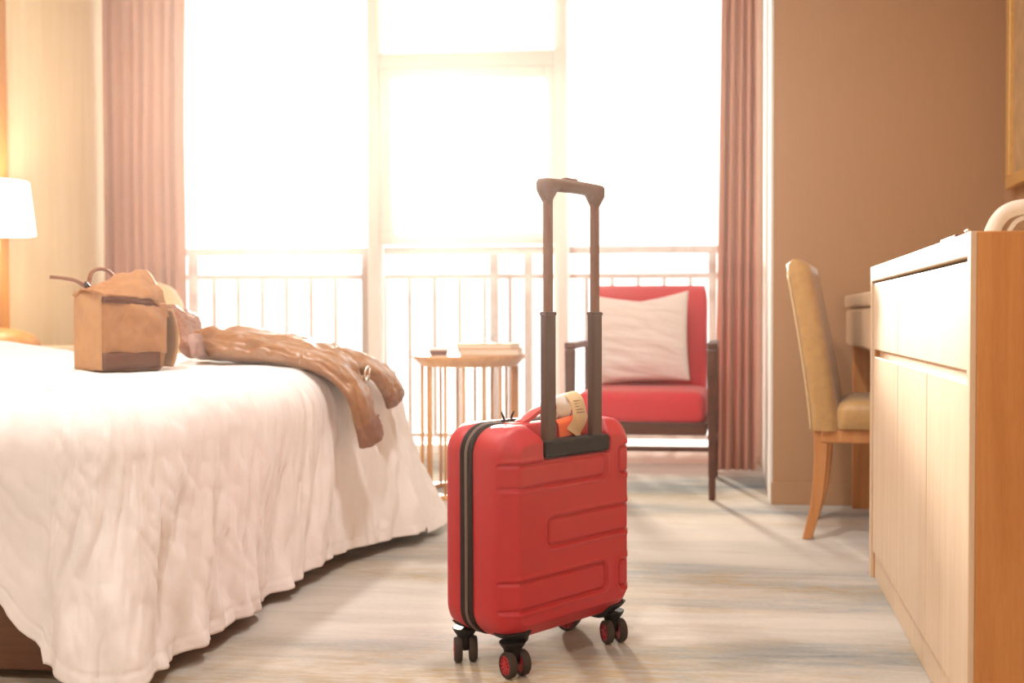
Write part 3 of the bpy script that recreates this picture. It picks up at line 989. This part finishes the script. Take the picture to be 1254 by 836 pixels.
# ------------------------------------------------------------------ side table
stb = thing('side_table', 'round oak side table on a ring of slim spindles beside the bed', 'side table', (-1.083, 4.20, 0))
MB().lathe([(.120, .520), (.196, .522), (.214, .540), (.226, .552), (.229, .558), (.229, .563), (.226, .566)], 64).build('table_top', 'oak_table', stb, autosmooth=40)
MB().lathe([(.185, 0), (.205, 0), (.207, .004), (.207, .016), (.205, .02), (.185, .02), (.183, .016), (.183, .004), (.185, 0)], 64, cap=False).build('base_ring', 'oak_table', stb, autosmooth=40)
NSP = 16
for k in range(NSP):
    a = 2 * PI * (k + .35) / NSP
    r = .0065 if k != 7 else .0065
    MB().tube([(.195 * math.cos(a), .195 * math.sin(a), .02), (.195 * math.cos(a), .195 * math.sin(a), .523)], r, 10).build('spindle', 'oak_table', stb, smooth=True)

def book(name, label, mat, loc, rz, w, d, h):
    b = thing(name, label, 'book', loc, rz, 'books on the side table')
    box('pages', 'page', b, -w / 2 + .003, w / 2 - .004, -d / 2 + .004, d / 2 - .004, .003, h - .003, 0)
    box('cover', mat, b, -w / 2, w / 2, -d / 2, d / 2, 0, .003, .0008)
    box('cover', mat, b, -w / 2, w / 2, -d / 2, d / 2, h - .003, h, .0008)
    box('spine', mat, b, -w / 2 - .002, -w / 2 + .001, -d / 2, d / 2, 0, h, .0008)
book('book', 'tan covered book, lower of the two on the side table', 'book_a', (-.985, 4.19, .5665), math.radians(4), .235, .17, .026)
book('book', 'beige covered book, upper of the two on the side table', 'book_b', (-1.000, 4.20, .593), math.radians(-3), .225, .16, .020)
eg = thing('eyeglasses', 'thin wire eyeglasses lying on the upper book', 'eyeglasses', (-.985, 4.17, .6135), math.radians(10))
for sx in (-.032, .032):
    MB().tube([(sx + .024 * math.cos(2 * PI * k / 24), -.02, .019 + .018 * math.sin(2 * PI * k / 24)) for k in range(25)], .0012, 6, cap=False).build('lens_rim', 'steel_dark', eg, smooth=True)
    MB().tube([(sx * 1.75, -.02, .022), (sx * 1.8, .03, .018), (sx * 1.7, .075, .003)], .0013, 6).build('temple', 'steel_dark', eg, smooth=True)
MB().tube([(-.008, -.02, .022), (0, -.02, .026), (.008, -.02, .022)], .0012, 6).build('bridge', 'steel_dark', eg, smooth=True)
bb = thing('trinket_box', 'small dark brown box on the left of the side table', 'box', (-1.195, 4.14, .5665), math.radians(5))
box('body', 'brown_box', bb, -.034, .034, -.026, .026, 0, .018, .002)
box('lid', 'page', bb, -.036, .036, -.028, .028, .0185, .026, .002)

# ------------------------------------------------------------------ cream chair behind the bed
lc = thing('tub_chair', 'cream rounded tub chair mostly hidden behind the bag on the bed', 'armchair', (-2.69, 4.42, 0), math.radians(0))
secs = []
NB = 40
tb = MB()
for i in range(NB + 1):
    u = i / NB
    a = lerp(math.radians(-62), math.radians(62), u)
    cx_, cy_ = .01 + .24 * math.sin(a) * 0 , 0
    px_, py_ = .19 * math.sin(a) * 1.0, .24 * math.cos(a)
    h = .880 - .26 * abs(math.sin(a * .95)) ** 2.2
    d = Vector((math.sin(a), math.cos(a), 0))
    c = Vector((px_, py_, 0))
    ring = []
    for k in range(20):
        b_ = 2 * PI * k / 20
        zz = (h + .20) / 2 + (h - .20) / 2 * (abs(math.sin(b_)) ** .35 * (1 if math.sin(b_) > 0 else -1))
        ring.append(c + d * (.045 * (abs(math.cos(b_)) ** .5) * (1 if math.cos(b_) > 0 else -1)) + Vector((0, 0, zz)))
    secs.append(ring)
tb.loft(secs)
tb.build('backrest', 'cream_leather', lc, autosmooth=60)
tb = MB()
tb.loft([rsec(-.19, .19, -.24, .18, .20, .05), rsec(-.20, .20, -.25, .18, .22, .05), rsec(-.20, .20, -.25, .18, .36, .05), rsec(-.18, .18, -.23, .17, .40, .05)])
tb.build('seat', 'cream_leather', lc, autosmooth=60)
for sx in (-.16, .16):
    for sy in (-.2, .2):
        MB().tube([(sx, sy, .21), (sx * 1.08, sy * 1.06, 0)], [.018, .011], 10).build('leg', 'oak_leg', lc, smooth=True)

# nightstand with lamp
ns = thing('nightstand', 'low oak nightstand in the corner beyond the bed', 'nightstand', (-2.86, 3.93, 0))
box('top', 'oak_pale', ns, -.225, .225, -.20, .20, .575, .60, .004)
box('carcass', 'oak_pale', ns, -.215, .215, -.185, .19, .12, .575, .003)
box('drawer', 'oak_pale', ns, .215, .228, -.175, .18, .36, .56, .003)
box('drawer', 'oak_pale', ns, .215, .228, -.175, .18, .135, .345, .003)
for sx in (-.19, .19):
    for sy in (-.16, .165):
        box('leg', 'oak_leg', ns, sx - .018, sx + .018, sy - .018, sy + .018, 0, .12, .003)
tl = thing('table_lamp', 'lit table lamp with white drum shade and domed wooden base', 'lamp', (-2.955, 3.95, .6005))
MB().lathe([(.150, 0), (.152, .006), (.149, .018), (.125, .045), (.080, .066), (.020, .076)], 40).build('base', 'oak_table', tl, autosmooth=50)
MB().tube([(0, 0, .07), (0, 0, .48)], .011, 12).build('stem', 'oak_table', tl, smooth=True)
MB().lathe([(.126, .450), (.138, .452), (.116, .662), (.112, .664)], 48, cap=False).build('shade', 'shade', tl, smooth=True, solid=.003)
MB().lathe([(.005, .48), (.026, .51), (.030, .54), (.020, .57), (.004, .58)], 20).build('bulb', 'bulb', tl, smooth=True)
lamp_d = bpy.data.lights.new('lamp_glow', 'POINT')
lamp_d.energy = 6
lamp_d.color = (1, .82, .6)
lamp_d.shadow_soft_size = .03
lo = bpy.data.objects.new('lamp_glow', lamp_d)
COL.objects.link(lo)
lo.parent = tl
lo.location = (0, 0, .62)

# ------------------------------------------------------------------ bag on the bed
BZ = .585
bagloc = (-1.615, 2.64, BZ - .003)
bag = thing('canvas_bag', 'tan canvas bag with brown leather trim standing on the duvet', 'bag', bagloc, math.radians(64))
bag.scale = (.86, .94, 1.06)
def bag_sec(z, hw, hd, xo, yo, n=44, p=3.2, wob=.004, zslope=0.0):
    pts = []
    for k in range(n):
        a = 2 * PI * k / n
        c_, s_ = math.cos(a), math.sin(a)
        x = hw * math.copysign(abs(c_) ** (2 / p), c_)
        y = hd * math.copysign(abs(s_) ** (2 / p), s_)
        w = wob * nz(x * 18, y * 18, z * 14 + 3)
        pts.append((x + xo + w * c_ * 2, y + yo + w * s_ * 2, z + zslope * x + w * .5))
    return pts
bd = MB()
bd.loft([bag_sec(-.004, .098, .056, .00, 0, wob=0), bag_sec(.004, .108, .064, .00, 0, wob=.001), bag_sec(.04, .114, .067, .0, 0), bag_sec(.08, .117, .067, -.001, 0), bag_sec(.12, .119, .066, -.002, -.002),
         bag_sec(.15, .120, .063, -.003, -.002), bag_sec(.18, .121, .060, -.003, 0), bag_sec(.196, .121, .057, -.002, .003, zslope=.02), bag_sec(.205, .114, .048, 0, .006, zslope=.05)])
bd.build('body', 'canvas', bag, autosmooth=60)
# loose gusset panel at the near side
gp = MB()
gp.grid(lambda u, v: (-.119 - .013 * math.sin(v * PI) ** .8 * math.sin(u * PI) ** .6 - .010 * nz(u * 2.5, v * 3.5, 3) * math.sin(u * PI) - .002 * (1 - v), lerp(-.069, .060, u), lerp(.002, .194, v)), 14, 20)
gp.build('gusset', 'canvas_light', bag, smooth=True, solid=.004)
# front pocket panel, brown foot, brown rim strip
def front_y(x):
    return -.0675 + .030 * smoothstep(.070, .125, x) ** 1.5
fp = MB()
fp.grid(lambda u, v: (lerp(-.121, .100, u), front_y(lerp(-.121, .100, u)) - .022 * math.sin(u * PI) ** .6 * math.sin(v * PI) ** .7 - (.016 * nz(u * 2.6, v * 3 + u * 2, 8) + .007 * nz(u * 7, v * 5 - u * 4, 3)) * math.sin(u * PI) ** .5, lerp(.040, .168, v) + .006 * nz(u * 5, 3, 1)), 40, 26)
fp.build('front_pocket', 'canvas', bag, smooth=True, solid=.004)
ft = MB()
ft.grid(lambda u, v: (lerp(-.120, .066, u), front_y(lerp(-.120, .066, u)) - .003 - .002 * math.sin(u * PI), lerp(.001, .043, v)), 16, 4)
ft.build('leather_foot', 'leather', bag, smooth=True, solid=.004)
rm = MB()
rm.grid(lambda u, v: (lerp(-.121, .060, u), -.0725 - .006 * math.sin(u * PI), lerp(.166, .182, v) - .010 * u), 20, 3)
rm.build('leather_strip', 'leather', bag, smooth=True, solid=.004)
# flap folded over the top, peaking at the far end
fl = MB()
def flap(u, v):
    x = lerp(-.128, .118, u)
    peak = .196 + .050 * smoothstep(0.0, .70, u) - .030 * smoothstep(.82, 1, u)
    yb, zb_ = .055, .186
    yf, zf = -.078 + .02 * smoothstep(.7, 1, u), .184 - .010 * u - .045 * smoothstep(.62, 1, u)
    if v < .5:
        k = v / .5
        y = lerp(yb, -.004 + .016 * u, k); z = lerp(zb_, peak, math.sin(k * PI / 2))
    else:
        k = (v - .5) / .5
        y = lerp(-.004 + .016 * u, yf, k); z = lerp(peak, zf, k ** 1.25)
    return (x + .010 * (z - .19) / .05 * (u - .3), y - .009 * nz(u * 4, v * 4, 2), z + .011 * nz(u * 5 + v, v * 4, 6) + .004 * nz(u * 12, v * 9, 1))
fl.grid(flap, 36, 30)
fl.build('flap', 'canvas', bag, smooth=True, solid=.006)
# side pocket at the far end with mesh panel
sp = MB()
sp.grid(lambda u, v: (.118 + .020 * math.sin(v * PI) ** .6 + .004 * nz(u * 4, v * 4, 1), lerp(-.060, .055, u), lerp(.004, .150, v)), 12, 18)
sp.build('side_pocket', 'canvas_light', bag, smooth=True, solid=.004)
mp_ = MB()
mp_.grid(lambda u, v: (.1425 - .004 * abs(v - .5), lerp(-.056, .045, u), lerp(.050, .100, v)), 8, 8)
mp_.build('mesh_panel', 'mesh_grey', bag, smooth=True, solid=.003)
# strap stub pointing left and grab handle
MB().tube(catmull([(-.095, .03, .200), (-.130, .035, .218), (-.165, .045, .224), (-.195, .055, .226)], 14), [.010] * 14, 10, squash=.45).build('strap', 'leather_strap', bag, smooth=True)
MB().tube(catmull([(-.120, .0, .196), (-.118, .01, .212), (-.108, .02, .214), (-.098, .02, .204)], 10), .003, 8).build('strap_ring', 'steel_dark', bag, smooth=True)
MB().tube(catmull([(-.085, .048, .196), (-.070, .052, .240), (-.035, .052, .250), (-.005, .050, .236), (.008, .046, .205)], 20), [.009] * 20, 10, squash=.5).build('grab_handle', 'leather_strap', bag, smooth=True)

# ------------------------------------------------------------------ jacket
jk = thing('jacket', 'tan glossy jacket draped along the bed with sleeves hanging over the foot', 'jacket', (-1.35, 2.98, .59))
JO = Vector((1.35, -2.98, -.59))
def cloth_tube(name, mat, P, ws, hs, amp, parent, seed=0.0, n=40, steps=60, tuck=.0, p=2.4):
    Q = catmull(P, steps)
    secs = []
    for i, c in enumerate(Q):
        t = (Q[min(i + 1, steps - 1)] - Q[max(0, i - 1)]).normalized()
        side = Vector((0, 1, 0)); side = (side - t * side.dot(t)).normalized()
        upv = side.cross(t) * -1
        if upv.z < 0 and abs(t.z) < .7:
            upv = -upv
        u = i / (steps - 1)
        w = interp(ws, u)[0]; h = interp(hs, u)[0]
        ring = []
        for k in range(n):
            a = 2 * PI * k / n
            c_, s_ = math.cos(a), math.sin(a)
            x = w * math.copysign(abs(c_) ** (2 / p), c_)
            y = h * math.copysign(abs(s_) ** (2 / p), s_)
            f = amp * (1.1 * nz(a * 2.2 + seed, u * 3, seed) + .8 * abs(nz(a * 3.1 + u * 4, u * 5, seed + 4)) + .5 * nz(a * 5, u * 14, seed + 9))
            ring.append(c + side * (x * (1 + f * .8 / max(w, .02))) + upv * (y + f * (1 if s_ > -.3 else .2)) + JO)
        secs.append(ring)
    return MB().loft(secs).build(name, mat, parent, smooth=True)
cloth_tube('body', 'jacket', [(-1.60, 3.02, .630), (-1.50, 3.01, .634), (-1.38, 3.00, .622), (-1.27, 2.98, .606), (-1.17, 2.96, .575), (-1.115, 2.95, .53), (-1.095, 2.95, .49)],
           [(0, .06), (.25, .10), (.7, .10), (1, .05)], [(0, .040), (.2, .048), (.5, .038), (.8, .030), (1, .016)], .020, jk, 1.0, steps=80, n=56)
s1 = cloth_tube('sleeve', 'jacket', [(-1.22, 2.90, .60), (-1.135, 2.89, .565), (-1.075, 2.89, .50), (-1.055, 2.90, .43), (-1.045, 2.92, .375)],
                [(0, .05), (.4, .055), (1, .060)], [(0, .026), (.5, .024), (1, .024)], .010, jk, 5.0)
cloth_tube('cuff', 'jacket_cuff', [(-1.0535, 2.908, .425), (-1.047, 2.915, .395), (-1.043, 2.922, .362)], [(0, .062), (1, .064)], [(0, .027), (1, .027)], .006, s1, 7.0, steps=20)
s2 = cloth_tube('sleeve', 'jacket', [(-1.25, 3.06, .615), (-1.16, 3.08, .59), (-1.085, 3.10, .55), (-1.055, 3.12, .505), (-1.045, 3.13, .472)],
                [(0, .05), (.5, .06), (1, .06)], [(0, .028), (.5, .026), (1, .022)], .009, jk, 11.0)
cloth_tube('cuff', 'jacket_cuff', [(-1.052, 3.122, .498), (-1.046, 3.128, .480), (-1.042, 3.134, .462)], [(0, .062), (1, .062)], [(0, .024), (1, .024)], .005, s2, 13.0, steps=20)
cl = cloth_tube('collar', 'leather_strap', [(-1.72, 3.10, .735), (-1.67, 3.06, .700), (-1.64, 3.02, .655), (-1.63, 2.99, .615)], [(0, .05), (1, .035)], [(0, .018), (1, .02)], .006, jk, 17.0)
cloth_tube('lining', 'lining', [(-1.58, 2.93, .665), (-1.565, 2.925, .64), (-1.555, 2.92, .605)], [(0, .02), (.5, .042), (1, .04)], [(0, .012), (1, .014)], .004, jk, 21.0, steps=24)
for c, s_ in (((-1.075, 2.975, .553), 1.0), ((-1.063, 2.862, .485), .8)):
    cm = MB()
    q0 = Vector(c) + JO
    cm.tube([q0 + Vector((.004 * math.sin(2 * PI * k / 20), .016 * math.cos(2 * PI * k / 20), .022 * math.sin(2 * PI * k / 20))) * s_ for k in range(21)], .0035, 8, cap=False)
    cm.tube([q0 + Vector((.006, 0, -.020)) * s_, q0 + Vector((.009, .003, .018)) * s_], .003, 8)
    cm.build('clasp', 'chrome', jk, smooth=True)

# ------------------------------------------------------------------ fill lamps added in the ceiling, out of view, to brighten the room
for i, (x, y) in enumerate(((-1.9, .1), (-.4, .1), (-1.9, 2.3), (-.4, 2.3))):
    cl_ = thing('fill_light', ('round fill light added in the ceiling behind the viewer on the bed side', 'round fill light added in the ceiling behind the viewer on the sideboard side', 'round fill light added in the ceiling above the bed', 'round fill light added in the ceiling above the suitcase')[i], 'added fill light', (x, y, ZC), 0, 'added fill lights')
    MB().lathe([(.10, -.012), (.13, -.010), (.135, -.003), (.135, 0)], 32, cap=False).build('ring', 'metal_white', cl_, smooth=True)
    MB().lathe([(.002, -.006), (.10, -.006)], 32, cap=False).build('lens', 'bulb', cl_)
    ld = bpy.data.lights.new('fill_lamp', 'AREA')
    ld.shape = 'DISK'; ld.size = .2; ld.energy = 16; ld.color = (1, .955, .925)
    lo = bpy.data.objects.new('fill_lamp', ld)
    COL.objects.link(lo)
    lo.parent = cl_
    lo.location = (0, 0, -.02)

# ------------------------------------------------------------------ haze volume added to imitate lens glare around the window
hz = box('glare_haze', 'wall', None, XL - .7, XR + .3, YB - .3, 6.1, -0.3, ZC + .3, 0)
hm_ = bpy.data.materials.new('glare_volume')
hm_.use_nodes = True
nt = hm_.node_tree
nt.nodes.remove(nt.nodes['Principled BSDF'])
vs_ = nt.nodes.new('ShaderNodeVolumeScatter')
vs_.inputs['Color'].default_value = (1.0, .97, .94, 1)
vs_.inputs['Density'].default_value = .0055
vs_.inputs['Anisotropy'].default_value = .86
nt.links.new(vs_.outputs[0], nt.nodes['Material Output'].inputs['Volume'])
hz.data.materials[0] = hm_
hz['kind'] = 'stuff'
hz['label'] = 'faint warm haze volume added to imitate lens glare'
hz['category'] = 'haze'
